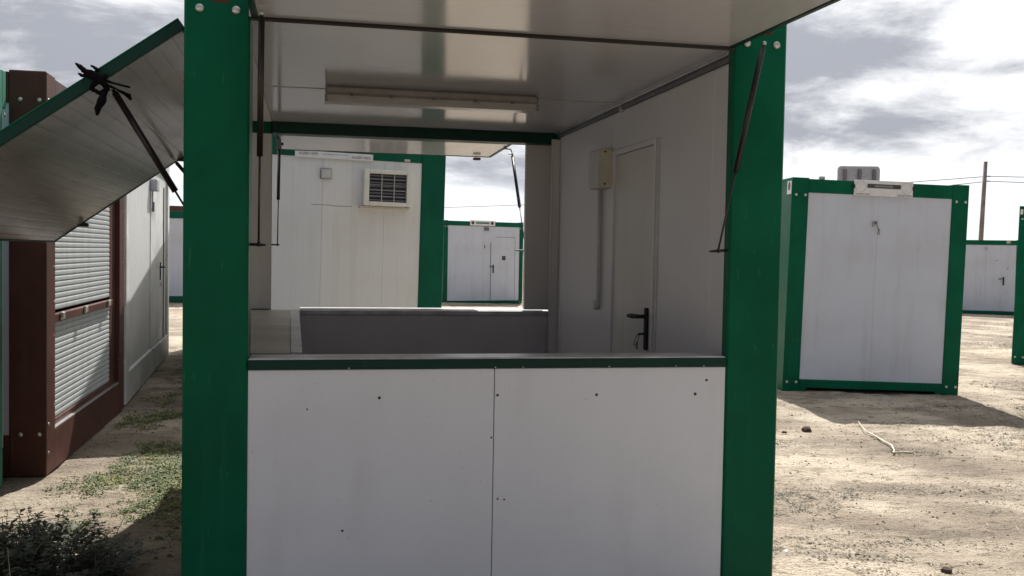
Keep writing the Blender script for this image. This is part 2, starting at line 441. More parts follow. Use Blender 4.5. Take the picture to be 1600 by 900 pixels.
# ---- far right cabin
thB = math.atan2(24.6-25.55, 23.18-21.42)
dB = Vector((math.cos(thB), math.sin(thB), 0))
oB = Vector((21.42, 25.55, -.30))-dB*.42
B = cabin('site_cabin', 'small far white cabin with a black door handle, beyond the sign cabin near right edge', 'cabin', oB, thB, 2.62, 6, 2.45, top=.17, b0=.0, b1=.10, fj=(1.58,), post=.13)
db = bx('door', P_CAB, B, 1.60, 2.19, .002, .010, .12, 2.02, bev=.002)
lever_handle(db, 2.13, .002, 1.10, True, BLACK, 1.3)
bx('door_plate', INKG, db, 1.86, 1.96, -.001, .0018, 1.76, 1.785, bev=.0003)
lampb = bx('wall_lamp', ALU, B, 1.545, 1.625, -.05, .010, 2.12, 2.20)
bx('door_closer', INK, B, 2.245, 2.26, .004, .011, 1.47, 1.55)
st2 = bx('sticker', SIGNW, B, 2.19, 2.31, -.001, .0025, 2.34, 2.43, bev=.0004)
bx('sticker_print', ORANGE, st2, 2.255, 2.305, -.003, -.0012, 2.35, 2.42, bev=.0002)
MB().dome((2.222, -.001, 2.385), .022, h=.1).build('sticker_emblem', INK, st2)
anB = empty('roof_antenna', 'thin forked antenna standing on the far right cabin roof', 'antenna', oB+dB*.82+Vector((0, 0, 2.45)), thB)
MB().tube([(0, 1.0, -.1), (0, 1.0, .28)], .018, 5).build('mast', WIREM, anB)
for s in (-1, 1): MB().tube([(0, 1.0, .27), (s*.09, 1.0, .44)], .015, 5).build('prong', WIREM, anB)

# ---- cabin cut by right edge
C = cabin('site_cabin', 'green framed cabin at the right edge, little more than one corner post showing', 'cabin', (11.20, 9.65, -.15), R(-43), 2.4, 2.4, ry=R(1.0), top=.17, b0=.05, b1=.16, fj=(1.2,), post=.2)
for k, X in enumerate((.035, .10, .165)):
    bx('faint_print', SIGNW, C, X-.02, X+.018, -.002, -.0003, 2.32, 2.40, bev=.0003)

# ---- cabin seen through the counter opening, with window air conditioner
Fc = cabin('site_cabin', 'green framed ivory cabin behind the kiosk counter, air conditioner in its wall', 'cabin', (-.624, 5.59, -.139), R(6), 2.105, 5.0, 2.42, fm=GREEN2, pm=P_OLD, pmy=P_OLD, post=.21, top=.22, b0=.15, b1=.29, fj=(.525, 1.05, 1.575), ry=R(.9), bolts=False, fms=[P_MID, P_MID, P_OLD])
Fc.scale = (1.12, 1.12, 1.12)
sF = bx('sign_board', SIGNW, Fc, .814, 1.466, -.010, -.002, 2.190, 2.246, bev=.001)
text('lettering', 'ALQUILER Y VENTA', .03, INK, sF, (.925, -.0106, 2.224), (R(90), 0, 0), .18)
text('lettering', 'ALQUILER Y VENTA', .03, INK, sF, (1.365, -.0106, 2.212), (R(90), 0, 0), .18)
for i in range(12): bx('faint_print', INKG, sF, 1.04+i*.018, 1.051+i*.018, -.0112, -.0102, 2.222, 2.230, bev=.0002)
vt = bx('wall_vent', PVC, Fc, 1.033, 1.117, -.012, .011, 2.025, 2.102, bev=.006)
MB().tube([(1.028, -.006, 2.02), (1.122, -.006, 2.02), (1.122, -.006, 2.107), (1.028, -.006, 2.107), (1.028, -.006, 2.02)], .003, 5).build('vent_rim', GALV, vt)
ac = MB()
AX0, AX1, AZ0, AZ1 = 1.385, 1.785, 1.81, 2.118
for a_ in ((AX0, AX0+.045, AZ0, AZ1), (AX1-.035, AX1, AZ0, AZ1), (AX0+.045, AX1-.035, AZ1-.035, AZ1), (AX0+.045, AX1-.035, AZ0, AZ0+.037)):
    ac.box(a_[0], a_[1], -.08, .011, a_[2], a_[3], bev=.005)
ac = ac.build('air_conditioner', IVORY, Fc)
gx0, gx1, gz0, gz1 = AX0+.0455, AX1-.0355, AZ0+.0375, AZ1-.0355
bx('grille_back', DARKG, ac, gx0, gx1, -.04, -.025, gz0, gz1)
for q in (1/3, 2/3): bx('grille_bar', PVC, ac, gx0+(gx1-gx0)*q-.003, gx0+(gx1-gx0)*q+.003, -.074, -.068, gz0, gz1)
for i in range(8):
    Z = gz0+.008+i*.0295; bx('grille_louvre', GALV, ac, gx0, gx1, -.060, -.036, Z, Z+.011, bev=.002)
for i in range(4): bx('grille_bar', PVC, ac, gx0, gx1, -.0675, -.0645, gz0+.046+i*.048, gz0+.0485+i*.048, bev=.001)
bx('stain', CREAM, Fc, AX0+.06, AX1-.05, .0112, .0118, AZ0-.075, AZ0-.019, bev=.0002) if False else None
bx('sill_tray', CREAM, ac, AX0-.03, AX1, -.06, .011, AZ0-.018, AZ0-.003)
for i, (x0, x1, z) in enumerate(((.96, 1.14, 1.80), (1.14, 1.30, 1.796))): bx('scratch', GALV, Fc, x0, x1, .0105, .0118, z, z+.004, bev=.0003)
bx('rust_spot', CREAM, Fc, 1.74, 1.79, -.0005, .0028, 2.205, 2.225, bev=.0005)

# ---- far cabin with a grey door seen through the opening
thG = math.atan2(.67, 2.48); dG = Vector((math.cos(thG), math.sin(thG), 0))
G = cabin('site_cabin', 'far white cabin seen through the kiosk opening, door with a dark square notice', 'cabin', Vector((4.41, 25.06, -.09))-dG*.03, thG, 2.63, 6, 2.47, fm=GREEN2, top=.15, b0=-.02, b1=.09, fj=(1.3,), post=.13)
dg = bx('door', P_CAB, G, 1.545, 2.345, .002, .010, .10, 2.0, bev=.002)
bx('door_gap', SEAM, G, 1.530, 1.543, .006, .0115, .10, 1.85)
bx('door_gap', SEAM, G, 2.347, 2.356, .006, .0115, .10, 2.0)
bx('door_gap', SEAM, G, 1.70, 2.346, .006, .0115, 2.002, 2.010)
bx('notice', INK, dg, 1.91, 2.03, -.001, .0018, 1.31, 1.44)
lever_handle(dg, 1.62, .002, 1.05, True, BLACK, 1.2)
sg = bx('sign_board', SIGNW, G, .83, 1.66, -.012, -.001, 2.335, 2.49)
for X in (.92, 1.56): MB().dome((X, -.012, 2.415), .05, h=.06).build('round_emblem', STICKR, sg)
bx('faint_print', TEAL, sg, 1.02, 1.46, -.0135, -.0122, 2.39, 2.44, bev=.0003)
bx('wall_lamp', GALV, G, 1.31, 1.44, -.05, .010, 2.19, 2.29)
bx('key_plate', INK, G, 1.32, 1.345, .004, .0115, 1.66, 1.76)

# ---- far left cabin and the dark cabin behind it
J = cabin('site_cabin', 'far pale cabin with green beams in the gap beside the kiosk left post', 'cabin', (-4.3, 23.3, 0), R(3), 3.6, 2.4, 2.40, fm=GREEN2, top=.20, b0=0, b1=.16, fj=(1.2, 2.4), post=.2)
Jb = cabin('site_cabin', 'dark brown cabin far behind, only its roof edge rising over the far pale cabin', 'cabin', (-4.6, 28.5, 0), R(6), 3.8, 2.4, 2.75, fm=BROWN, pm=P_CAB, top=.2, fj=(1.2,), post=.2, bolts=False)

# ---- white cabin with door, left
thI = R(2.8)
LI, WI = 4.5, 2.4
I = cabin('site_cabin', 'all white cabin behind the brown shutter kiosk, lamp over its side door', 'cabin', Vector((-1.15, 5.66, .0))-Vector((math.cos(thI), math.sin(thI), 0))*WI, thI, WI, LI, 2.52, fm=WHITE_STEEL, pm=P_CAB, pmy=P_CABY, post=.2, top=.14, b0=.0, b1=.28, sj=(2.05,), right=False, bolts=False)
k = .03
bx('wall_panel', P_CABY, I, WI-k-.045, WI-k, .2, 2.295, .28, 2.38)
bx('wall_panel', P_CABY, I, WI-k-.045, WI-k, 3.92, LI-.2, .28, 2.38)
bx('wall_panel', P_CABY, I, WI-k-.045, WI-k, 2.2965, 3.9185, 2.20, 2.38)
di = bx('door', WHITE_STEEL, I, WI-.06, WI-.022, 2.33, 3.84, .29, 2.19, bev=.004)
bx('door_gap', SEAM, I, WI-.072, WI-.062, 2.297, 2.328, .285, 2.195)
bx('door_frame', GALV, I, WI-.07, WI-.012, 3.845, 3.917, .285, 2.195)
hl = MB().box(WI-.021, WI-.012, 3.42, 3.47, 1.03, 1.25).cyl((WI-.012, 3.445, 1.19), (WI+.03, 3.445, 1.19), .01).cyl((WI+.03, 3.445, 1.19), (WI+.032, 3.30, 1.19), .011)
hl = hl.build('door_handle', BLACK, di)
MB().box(WI-.012, WI-.004, 3.41, 3.45, .95, 1.0).build('padlock', GALV, di)
li = bx('wall_lamp', ALU, I, WI-.029, WI+.05, 2.25, 2.52, 2.07, 2.20, bev=.01)
MB().tube([(WI-.01, 2.40, 2.07), (WI-.01, 2.38, 1.93), (WI-.012, 2.42, 1.86)], .006, 5).build('lamp_cable', GALV, li)
bx('cable_clip', GALV, li, WI-.025, WI+.0, 2.46, 2.51, 1.84, 1.95)
bx('door_sill', BRIGHT, I, WI-.021, WI+.012, 2.30, 3.84, .272, .288)

# ---- brown kiosk with roller shutter
WH, DH, HH = 2.35, 2.64, 2.50
xH = -1.13-WH
H = cabin('shutter_kiosk', 'brown kiosk left with a closed silver roller shutter and a locking bar', 'kiosk', (xH, 2.79, 0), 0, WH, DH, HH, fm=BROWN, pm=P_CAB, pmy=P_CABY, post=.215, top=.20, b0=.0, b1=.26, fj=(1.15,), right=False, bolts=False)
for X in (WH-.148, WH-.040):
    for Z in (2.322, .265): bolt(H, (X, -.0005, Z), .014)
for Z in (2.33, .32, .14): bolt(H, (WH+.0005, .045, Z), .010, (1, 0, 0))
for i in range(9):
    bolt(H, (WH+.0005, .185, .42+i*.22), .006, (1, 0, 0)); bolt(H, (WH+.0005, DH-.045, .42+i*.22), .006, (1, 0, 0))
xs_ = WH-.035
bx('shutter_guide', BROWN, H, xs_-.03, xs_+.028, .215, .245, .262, 2.298)
bx('shutter_guide', BROWN, H, xs_-.03, xs_-.004, DH-.44, DH-.2155, .262, 2.298)
slat = None; zc = .305; n = 0
y0s, y1s = .246, DH-.441
sh = bx('shutter_box', BROWN, H, xs_-.04, xs_+.01, y0s, y1s, 2.13, 2.298)
sm = MB()
pr = [(0, 0), (.0045, .003), (.0065, .010), (.0065, .026), (.0045, .033), (0, .0358), (-.006, .0358), (-.006, 0)]
sm.prism([(a_, b_) for a_, b_ in pr], y0s, y1s, 1)
slat = None
while zc < 2.12:
    if not (.945 < zc < .985):
        if slat is None: slat = sm.build('shutter_slat', SLATM, H); slat.location = (xs_-.012, 0, zc)
        else: inst(slat, H, (xs_-.012, 0, zc))
    zc += .0372
bx('shutter_bottom_rail', BROWN, H, xs_-.02, xs_+.008, y0s, y1s, .262, .304)
lb = MB().box(xs_-.016, xs_+.022, y0s, y1s, .938, .992, bev=.004).build('locking_bar', BROWN, H)
for Y in (.42, 1.12, 1.98):
    pl = MB().box(xs_+.022, xs_+.045, Y-.03, Y+.03, .95, 1.0, bev=.006).build('hasp', ZINC, lb)
bx('side_ledge', BRIGHT, H, WH-.036, WH-.001, .216, DH-.2155, .2615, .268)
MB().dome((xs_+.03, DH-.30, .47), .022, (1, 0, 0), 1).build('shutter_lock', BLACK, H)

# ---- teal green kiosk at left edge
K = cabin('site_cabin', 'teal green cabin corner cut by the left edge in front of the brown kiosk', 'cabin', (-3.715, .42, .0), 0, 2.40, 2.14, 2.46, fm=TEAL, post=.10, top=.215, b0=.2, b1=.3, fj=(1.15,), bolts=False, side_recess=.05)
bx('edge_strip', P_CAB, K, 2.345, 2.385, 2.1405, 2.20, .22, 2.235)
bx('beam_end', TEAL, K, 2.02, 2.4, 2.1405, 2.205, 2.238, 2.458)
bolt(K, (2.4005, 2.17, 2.20), .016, (1, 0, 0))
bx('base_shade_block', BLACK, K, 2.0, 2.34, .2, 2.1, 0.0, .19)  # black block standing in for the shade under the raised cabin

# ------------------------------------------------------------------ the open kiosk in the foreground
WP, WK, D, HC, SC = .231, 2.35, 3.155, 2.28, 1.03
Kk = empty('sales_kiosk', 'open green and white sales kiosk in the foreground, hatches raised over its serving counter', 'kiosk')
pFL = bx('corner_post', GREEN, Kk, 0, WP, 0, .20, 0, 2.46, bev=.008)
pFR = MB().box(WK-WP, WK, 0, .058, 0, 2.46, bev=.008).box(2.24, WK-.001, .0585, .20, 0, 2.459, bev=.006).build('corner_post', GREEN, Kk)
pRL = bx('corner_post', GREEN, Kk, 0, .205, D-.10, D, 0, 2.46, bev=.006)
pRR = bx('corner_post', GREEN, Kk, 2.145, WK, D-.20, D, 0, 2.46, bev=.006)
for p_, xs in ((pFL, (.054, .181)), (pFR, (2.173, 2.302))):
    for X in xs: bolt(p_, (X, -.0006, 2.299), .0165)
for p_, X, Z in ((pFL, .127, 2.331), (pFR, 2.25, 2.343)): bx('rusty_slot', RUST, p_, X-.03, X+.03, -.0015, .004, Z-.008, Z+.008, bev=.001)
# roof frame
bx('top_beam', GREEN, Kk, WP, WK-WP, .045, .18, HC+.045, 2.455)
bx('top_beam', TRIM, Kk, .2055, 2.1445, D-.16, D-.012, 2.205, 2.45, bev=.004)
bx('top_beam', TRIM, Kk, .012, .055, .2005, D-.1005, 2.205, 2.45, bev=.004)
bx('top_beam', GREEN, Kk, 2.235, WK-.004, .2005, D-.2005, 2.245, 2.455, bev=.004)
bx('roof', ROOFM, Kk, .056, 2.234, .181, D-.161, 2.40, 2.44)
# ceiling in two ribbed panels, light joint between
bx('ceiling_panel', P_CEIL, Kk, .205, 2.234, .003, 1.553, HC, HC+.04, bev=.0015)
bx('ceiling_panel', P_CEIL, Kk, .205, 2.234, 1.5565, D-.161, HC, HC+.04, bev=.0015)
bx('ceiling_panel', P_LINING, Kk, .0555, .2035, .2005, D-.161, HC-.004, HC+.04, bev=.0015)
bx('ceiling_joint', PVC, Kk, .21, 2.14, 1.5475, 1.563, HC-.003, HC-.0005, bev=.0005)
bx('cornice_trim', GALV, Kk, 2.148, 2.1645, .062, 1.548, 2.247, 2.268)
bx('cornice_trim', GALV, Kk, 2.148, 2.1645, 1.563, D-.161, 2.247, 2.268)
bx('cornice_edge', BRIGHT, Kk, 2.135, 2.164, .062, D-.161, 2.2690, 2.279, bev=.001)
bx('cornice_joint', PVC, Kk, 2.140, 2.164, 1.5485, 1.5625, 2.234, 2.2685, bev=.001)
# fluorescent fitting
lf = MB().box(.525, 1.645, 1.41, 1.535, 2.232, 2.2795, bev=.012).build('light_fitting', LAMPB, Kk)
dp = [(1.425, 2.233), (1.418, 2.212), (1.435, 2.197), (1.475, 2.190), (1.515, 2.197), (1.529, 2.212), (1.522, 2.233)]
MB().prism(dp, .535, 1.635, 0).build('lamp_shade', DIFF, lf)
for X in (.53, 1.64): MB().box(X-.007, X+.007, 1.414, 1.531, 2.194, 2.234, bev=.004).build('end_cap', LAMPB, lf)
for X in (.66, .86, 1.08, 1.30, 1.50): bx('clip', GALV, lf, X-.009, X+.009, 1.4055, 1.413, 2.226, 2.244, bev=.003)
# right wall: panels round a door
xw = 2.165
for a_ in ((.0592, .30), (.303, .995), (1.745, 2.86), (2.864, D-.201)):
    bx('inner_wall', P_WALL, Kk, xw, 2.234, a_[0], a_[1], .08, 2.2465)
bx('inner_wall', P_WALL, Kk, xw, 2.234, .9965, 1.7435, 2.035, 2.2465)
bx('wall_joint_cover', PVC, Kk, xw-.004, xw-.0005, .955, .99, .08, 2.03, bev=.001)
dr = bx('door', DOORM, Kk, xw+.006, 2.21, 1.05, 1.70, .09, 2.0)
MB().box(xw-.006, 2.22, 1.702, 1.742, .085, 2.033, bev=.003).box(xw-.006, 2.22, 1.012, 1.040, .085, 2.033, bev=.003).box(xw-.006, 2.22, 1.0405, 1.7015, 2.003, 2.033, bev=.003).build('door_frame', P_WALL, dr)
bx('door_gap', SEAM, dr, xw+.003, 2.2, 1.0405, 1.0495, .09, 2.0, bev=.0005)
hd = MB().box(xw-.012, xw+.0055, 1.083, 1.117, .945, 1.165, bev=.008)
hd.cyl((xw-.012, 1.10, 1.12), (xw-.05, 1.10, 1.12), .010).tube([(xw-.05, 1.10, 1.12), (xw-.055, 1.17, 1.118), (xw-.052, 1.245, 1.115)], [.011, .013, .010])
hd.build('door_handle', BLACK, dr)
kr = empty('key_bunch', 'key and small ring hanging from the inner door lock', 'keys', (xw-.012, 1.10, 1.03))
MB().tube([(0, 0, 0), (-.03, .01, -.002)], .006, 6).build('key', BLACK, kr)
MB().tube([(-.03+.012*math.sin(a_*.7), .02+.022*math.cos(a_*.7)+.012, -.03+.03*math.sin(a_*.7)-.004) for a_ in range(10)], .0025, 5).build('ring', GALV, kr)
MB().box(-.028, -.022, .028, .052, -.085, -.045, bev=.003).build('tag', GALV, kr)
eb = bx('electrical_box', CREAM, Kk, 2.088, xw-.0005, 1.74, 1.955, 1.822, 2.05, bev=.006)
MB().box(2.083, 2.0875, 1.75, 1.945, 1.832, 2.04, bev=.003).build('box_lid', PVC, eb)
for Z in (1.845, 2.03): MB().dome((2.12, 1.739, Z), .006).build('screw', SEAM, eb)
MB().tube([(xw-.014, 1.93, 1.822), (xw-.014, 1.93, 1.20), (xw-.014, 1.93, 1.15), (xw-.014, 1.945, 1.125), (xw-.014, 1.97, 1.115), (xw-.014, 2.0, 1.113)], .012, 8).build('conduit', PVC, Kk, True)
bx('socket_plate', PVC, Kk, xw-.010, xw-.0005, 2.0, 2.06, 1.125, 1.16)
# rear wall below and beside the opening
bx('rear_side_panel', P_LINING, Kk, 1.955, 2.1445, D-.062, D-.012, 1.035, 2.2045)
bx('rear_post_lining', P_LINING, Kk, 2.1, 2.1642, D-.2075, D-.2015, .08, 2.232)
bx('rear_post_lining', P_LINING, Kk, 2.137, 2.1435, D-.2012, D-.0635, 1.035, 2.2045)
bx('wall_joint_cover', PVC, Kk, 2.10, 2.113, D-.2135, D-.208, 1.0, 2.232)
bx('rear_post_lining', P_LINING, Kk, .056, .204, D-.115, D-.1005, 1.035, 2.2045)
bx('lower_wall', LOWER, Kk, .39, 2.1645, D-.085, D-.025, .08, .993)
bx('wall_corner_trim', LOWER, Kk, 2.10, 2.16, D-.13, D-.0855, .08, .985)
sill = bx('rear_sill', SILL, Kk, .395, 2.16, D-.09, 3.335, .996, 1.026, bev=.003)
bx('sill_lip', BRIGHT, sill, .395, 2.10, D-.03, 3.345, 1.0262, 1.0305, bev=.001)
# left counter
XB = lambda y: .380-.0145*(y-.2)
for y0, y1 in ((.2015, 2.195), (2.203, D-.118)):
    MB().prism([(.006, y0), (XB(y0), y0), (XB(y1), y1), (.006, y1)], .99, 1.03).build('counter_board', TAN, Kk)
MB().prism([(XB(.2)+.002, .2015), (XB(.2)+.046, .2015), (XB(3.06)+.054, D-.0905), (XB(3.06)+.002, D-.0905)], .985, 1.033).build('counter_edge', SILL, Kk)
bx('counter_support', LOWER, Kk, .02, .06, .2015, D-.1185, .08, .988)
bx('counter_support', LOWER, Kk, .34, .376, .2015, D-.12, .08, .983)
# front: sill, green strip, two panels
bx('front_sill', SILL, Kk, WP+.0008, WK-WP-.0008, .004, .150, 1.004, SC, bev=.004)
bx('front_strip', TRIM, Kk, WP+.0008, WK-WP-.0008, -.003, .012, .988, 1.0245, bev=.003)
bx('front_panel', P_FRONT, Kk, WP+.001, 1.1575, .006, .05, .10, .9865, bev=.002)
bx('front_panel', P_FRONT, Kk, 1.1605, WK-WP-.001, .006, .05, .10, .9865, bev=.002)
bx('panel_seam', SEAM, Kk, 1.1576, 1.1604, .012, .04, .10, .9865, bev=.0003)
bx('bottom_beam', GREEN, Kk, WP+.001, WK-WP-.001, .003, .16, 0, .099)
bx('lower_wall', LOWER, Kk, WP+.001, WK-WP-.001, .0515, .09, .10, 1.003)
bx('outer_wall', P_CABY, Kk, 2.2345, WK-.012, .201, D-.201, .10, 2.2445)
bx('outer_wall', P_CABY, Kk, .006, .0195, .2015, D-.1015, .10, .985)
bx('floor', FLOORM, Kk, .06, 2.1645, .091, D-.0855, .04, .079)
for X, Z, r_ in ((.715, .878, .006), (1.172, .882, .0055), (1.573, .879, .006), (1.989, .877, .0065), (2.037, .933, .0055), (1.150, .717, .004), (1.179, .475, .004), (1.205, .472, .004), (.582, .374, .005), (.447, .838, .0035)):
    o = MB().dome((X, .0062, Z), r_, h=.4).build('panel_screw', RUST, Kk); 
for X in (.60, 1.16, 1.27, 1.62, 1.90, 2.02): MB().dome((X, -.0028, .992), .0032, h=.5).build('strip_rivet', ZINC, Kk)

# hatches ---------------------------------------------------------------
def hatch(M_, w_, l_, lining, name='hatch', hinge=TRIM):
    """local: x along the hinge 0..w, y outward 0..l, z=0 is the lining (underside when raised), skin above"""
    f = MB().box(.0225, w_-.0225, .012, l_-.012, 0, .034).build(name, lining, Kk, M=M_)
    MB().box(0, w_, 0, l_, .0345, .040, bev=.001).build('hatch_skin', GREEN, f, M=M_)
    for a_ in ((0, .022, 0, l_), (w_-.022, w_, 0, l_), (.0221, w_-.0221, l_-.0115, l_), (.0221, w_-.0221, 0, .0115)):
        MB().box(a_[0], a_[1], a_[2], a_[3], -.004, .0342, bev=.002).build('edge_trim', hinge if a_[2:] == (0, .0115) else TRIM, f, M=M_)
    return f

def strut(p0, p1, frac=.6, bracket=None, r=.0115):
    """gas strut: thick cylinder from the hatch end, thin rod to the bracket"""
    p0 = Vector(p0); p1 = Vector(p1); q = p0.lerp(p1, frac)
    s = MB().tube([p0, p0.lerp(p1, .02), p0.lerp(p1, .021), q], [.007, .007, r, r], 12).build('gas_strut', STRUTM, Kk, True)
    MB().tube([q, p1], .0042, 8).build('rod', ROD, s, True)
    MB().dome(p0+Vector((0, -.006, .004)), .008, h=1).build('stud', ZINC, s)
    if bracket:
        b0, b1 = Vector(bracket[0]), Vector(bracket[1])
        MB().tube([b0, b0.lerp(b1, .75), b1], [.006, .005, .003], 8).dome(p1, .009, (0, -1, 0), 1).build('bracket', BLACK, s)
    return s

# front hatch, almost level, over the viewer
mf = Matrix.Translation((WP+.004, -.004, HC-.002)) @ Matrix.Rotation(R(.6), 4, 'X') @ Matrix.Scale(-1, 4, (0, 1, 0))
hf = hatch(mf, WK-2*WP-.008, 1.29, P_CEIL, hinge=STRUTM)
MB().tube([(WP, .0, HC-.008), (WK-WP, .0, HC-.008)], .007, 8).build('hinge', SEAM, hf)
strut((.276, -.118, 2.262), (.262, .10, 1.452), .60, ((WP, .10, 1.452), (.288, .10, 1.450)))
strut((2.183, -.130, 2.268), (2.076, .012, 1.459), .61, ((WK-WP, .03, 1.462), (2.038, .012, 1.456)))
# rear hatch
mr = Matrix.Translation((.215, D+.004, 2.25)) @ Matrix.Rotation(R(-1.1), 4, 'X')
hr = hatch(mr, 1.71, 1.17, P_CEIL)
for X, Y in ((.235, 3.70), (1.80, 4.28)):
    MB().box(X-.03, X+.03, Y-.02, Y+.02, 2.195, 2.215, bev=.004).build('latch', RUST, hr)
strut((.236, 3.66, 2.195), (.242, 3.20, 1.466), .56, ((.15, 3.175, 1.466), (.258, 3.20, 1.466)))
strut((1.958, 3.61, 2.185), (1.985, 3.20, 1.456), .56, ((2.01, 3.175, 1.456), (1.90, 3.20, 1.456)))
MB().tube([(1.90, 3.66, 2.232), (1.955, 3.655, 2.228), (1.962, 3.62, 2.19), (1.93, 3.61, 2.188)], .006, 6).build('latch_hook', GALV, hr)
bx('latch_plate', GALV, hr, .215, .25, 3.60, 3.66, 2.16, 2.235)
# left hatch, sloping down outward
aL = R(36); L_ = 1.335
ml = Matrix.Translation((-.005, .06, 2.24)) @ Matrix(((0, -math.cos(aL), -math.sin(aL), 0), (1, 0, 0, 0), (0, -math.sin(aL), math.cos(aL), 0), (0, 0, 0, 1)))
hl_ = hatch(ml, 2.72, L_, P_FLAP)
for Yj in (.50, .52):
    pass
def onflap(s, y, off=-.01):
    return Vector((-.005-s*math.cos(aL)+math.sin(aL)*off*-1*-1, y, 2.24-s*math.sin(aL)+math.cos(aL)*off))
strut(onflap(.32, .225, -.03), (.05, .33, 1.46), .66, ((.05, .2, 1.46), (.05, .35, 1.46)), .0125)
strut(onflap(.42, 2.66, -.03), (.06, 2.86, 1.46), .62, ((.06, 3.05, 1.46), (.06, 2.84, 1.46)))
for s_, y_ in ((1.12, 2.765), (.40, 2.77)):
    c_ = onflap(s_, y_, -.012)
    MB().box(c_.x-.035, c_.x+.035, c_.y-.012, c_.y+.02, c_.z-.018, c_.z+.006, bev=.004).build('latch', BLACK, hl_)

# black cloth strip knotted round the near edge of the left hatch
kc = onflap(.36, .06, 0)
kn = empty('cloth_tie', 'black cloth strip knotted round the near edge of the left hatch', 'tie', kc)
def rag(name, pts, rad):
    pts = [Vector(p) for p in pts]; fine = []; rr = []
    for i in range(len(pts)-1):
        for k_ in range(4):
            t_ = k_/4; q = pts[i].lerp(pts[i+1], t_)+Vector((random.uniform(-1, 1), random.uniform(-1, 1), random.uniform(-1, 1)))*.001
            fine.append(q); rr.append((rad[i]*(1-t_)+rad[i+1]*t_)*random.uniform(.9, 1.12))
    fine.append(pts[-1]); rr.append(rad[-1])
    return MB().tube(fine, rr, 6).build(name, CLOTH, kn, True)
rag('knot', [(-.04, -.012, .02), (-.01, -.022, .012), (.02, -.018, -.012), (.03, -.010, -.03), (.005, -.012, -.045), (-.025, -.014, -.03), (-.01, -.02, -.005), (.03, -.014, .02)], [.010, .015, .012, .009, .008, .008, .012, .008])
rag('tail', [(-.02, -.015, .02), (-.045, -.012, .032), (-.068, -.012, .05), (-.078, -.010, .058)], [.014, .011, .008, .003])
rag('tail', [(-.03, -.015, .018), (-.055, -.014, .014), (-.068, -.012, .022)], [.008, .006, .004])
rag('tail', [(.0, -.015, .035), (-.018, -.012, .048), (-.028, -.01, .052)], [.007, .005, .003])
rag('tail', [(.022, -.012, -.03), (.012, -.014, -.07), (-.002, -.016, -.10), (-.004, -.016, -.125)], [.010, .016, .013, .005])
rag('tail', [(.02, -.01, -.012), (.055, .03, -.022), (.085, .08, -.035), (.095, .085, -.05)], [.005, .004, .009, .006])
rag('tail', [(.02, -.01, .004), (.05, .05, .0), (.085, .11, .0)], [.005, .004, .004])

# ------------------------------------------------------------------ back of a road sign, utility poles, wires
rs = empty('road_sign', 'back of a ribbed metal road sign rising behind the sign cabin roof', 'road sign', (20.72, 30.0, ground_z(21, 30)), R(-16))
def rrect(w_, h_, r_, cx, cz):
    P_ = []
    for (sx_, sz_, a0) in ((1, 1, 0), (-1, 1, 90), (-1, -1, 180), (1, -1, 270)):
        for k_ in range(5):
            a_ = R(a0+k_*22.5); P_.append((cx+sx_*(w_/2-r_)+r_*math.cos(a_), cz+sz_*(h_/2-r_)+r_*math.sin(a_)))
    return P_
MB().prism(rrect(1.56, 1.0, .13, 0, 4.72), 0, .03, 1).build('sign_panel', ALU, rs)
for i in range(7): bx('panel_rib', ALU, rs, -.70, .70, -.022, -.0005, 4.29+i*.135, 4.315+i*.135, bev=.004)
for X in (-.52, .02, .56): bx('post', GALV, rs, X-.055, X+.055, -.12, -.0225, -.1, 5.10, bev=.004)

pz = ground_z(45, 55)
wp_ = empty('utility_pole', 'tall weathered wooden utility pole behind the far right cabin', 'utility pole', (45.14, 55, pz))
MB().tube([(-.28, 0, -.3), (-.14, 0, 4.0), (0, 0, 8.5)], [.17, .15, .125], 12).build('pole', WOODP, wp_, True)
for Z, s in ((7.16-pz, 1), (6.83-pz, 1)):
    MB().cyl((.0, -.16, Z), (.28, -.16, Z), .04, 8).build('insulator', GALV, wp_)
wp2 = empty('utility_pole', 'farther thin utility pole out of sight along the wire to the left', 'utility pole', (9, 118, 0)) if False else None
def wire(a_, b_, sag, label):
    a_, b_ = Vector(a_), Vector(b_); pts = []
    for i in range(25):
        t_ = i/24; p_ = a_.lerp(b_, t_); p_.z -= sag*4*t_*(1-t_); pts.append(p_)
    o = MB().tube(pts, .022, 5).build('power_line', WIREM)
    return tag(o, label, 'power line', 'power lines at the wooden pole')
wire((45.3, 54.84, 7.16), (9.5, 100, 5.9), .35, 'upper power line running left from the wooden pole into the distance')
wire((45.3, 54.84, 7.16), (90, 40, 8.3), .5, 'upper power line running right from the wooden pole')
wire((45.3, 54.84, 6.83), (9.5, 100.2, 3.2), .3, 'lower power line running left from the wooden pole')
wire((45.3, 54.84, 6.83), (90, 40.3, 7.3), .5, 'lower power line running right from the wooden pole')

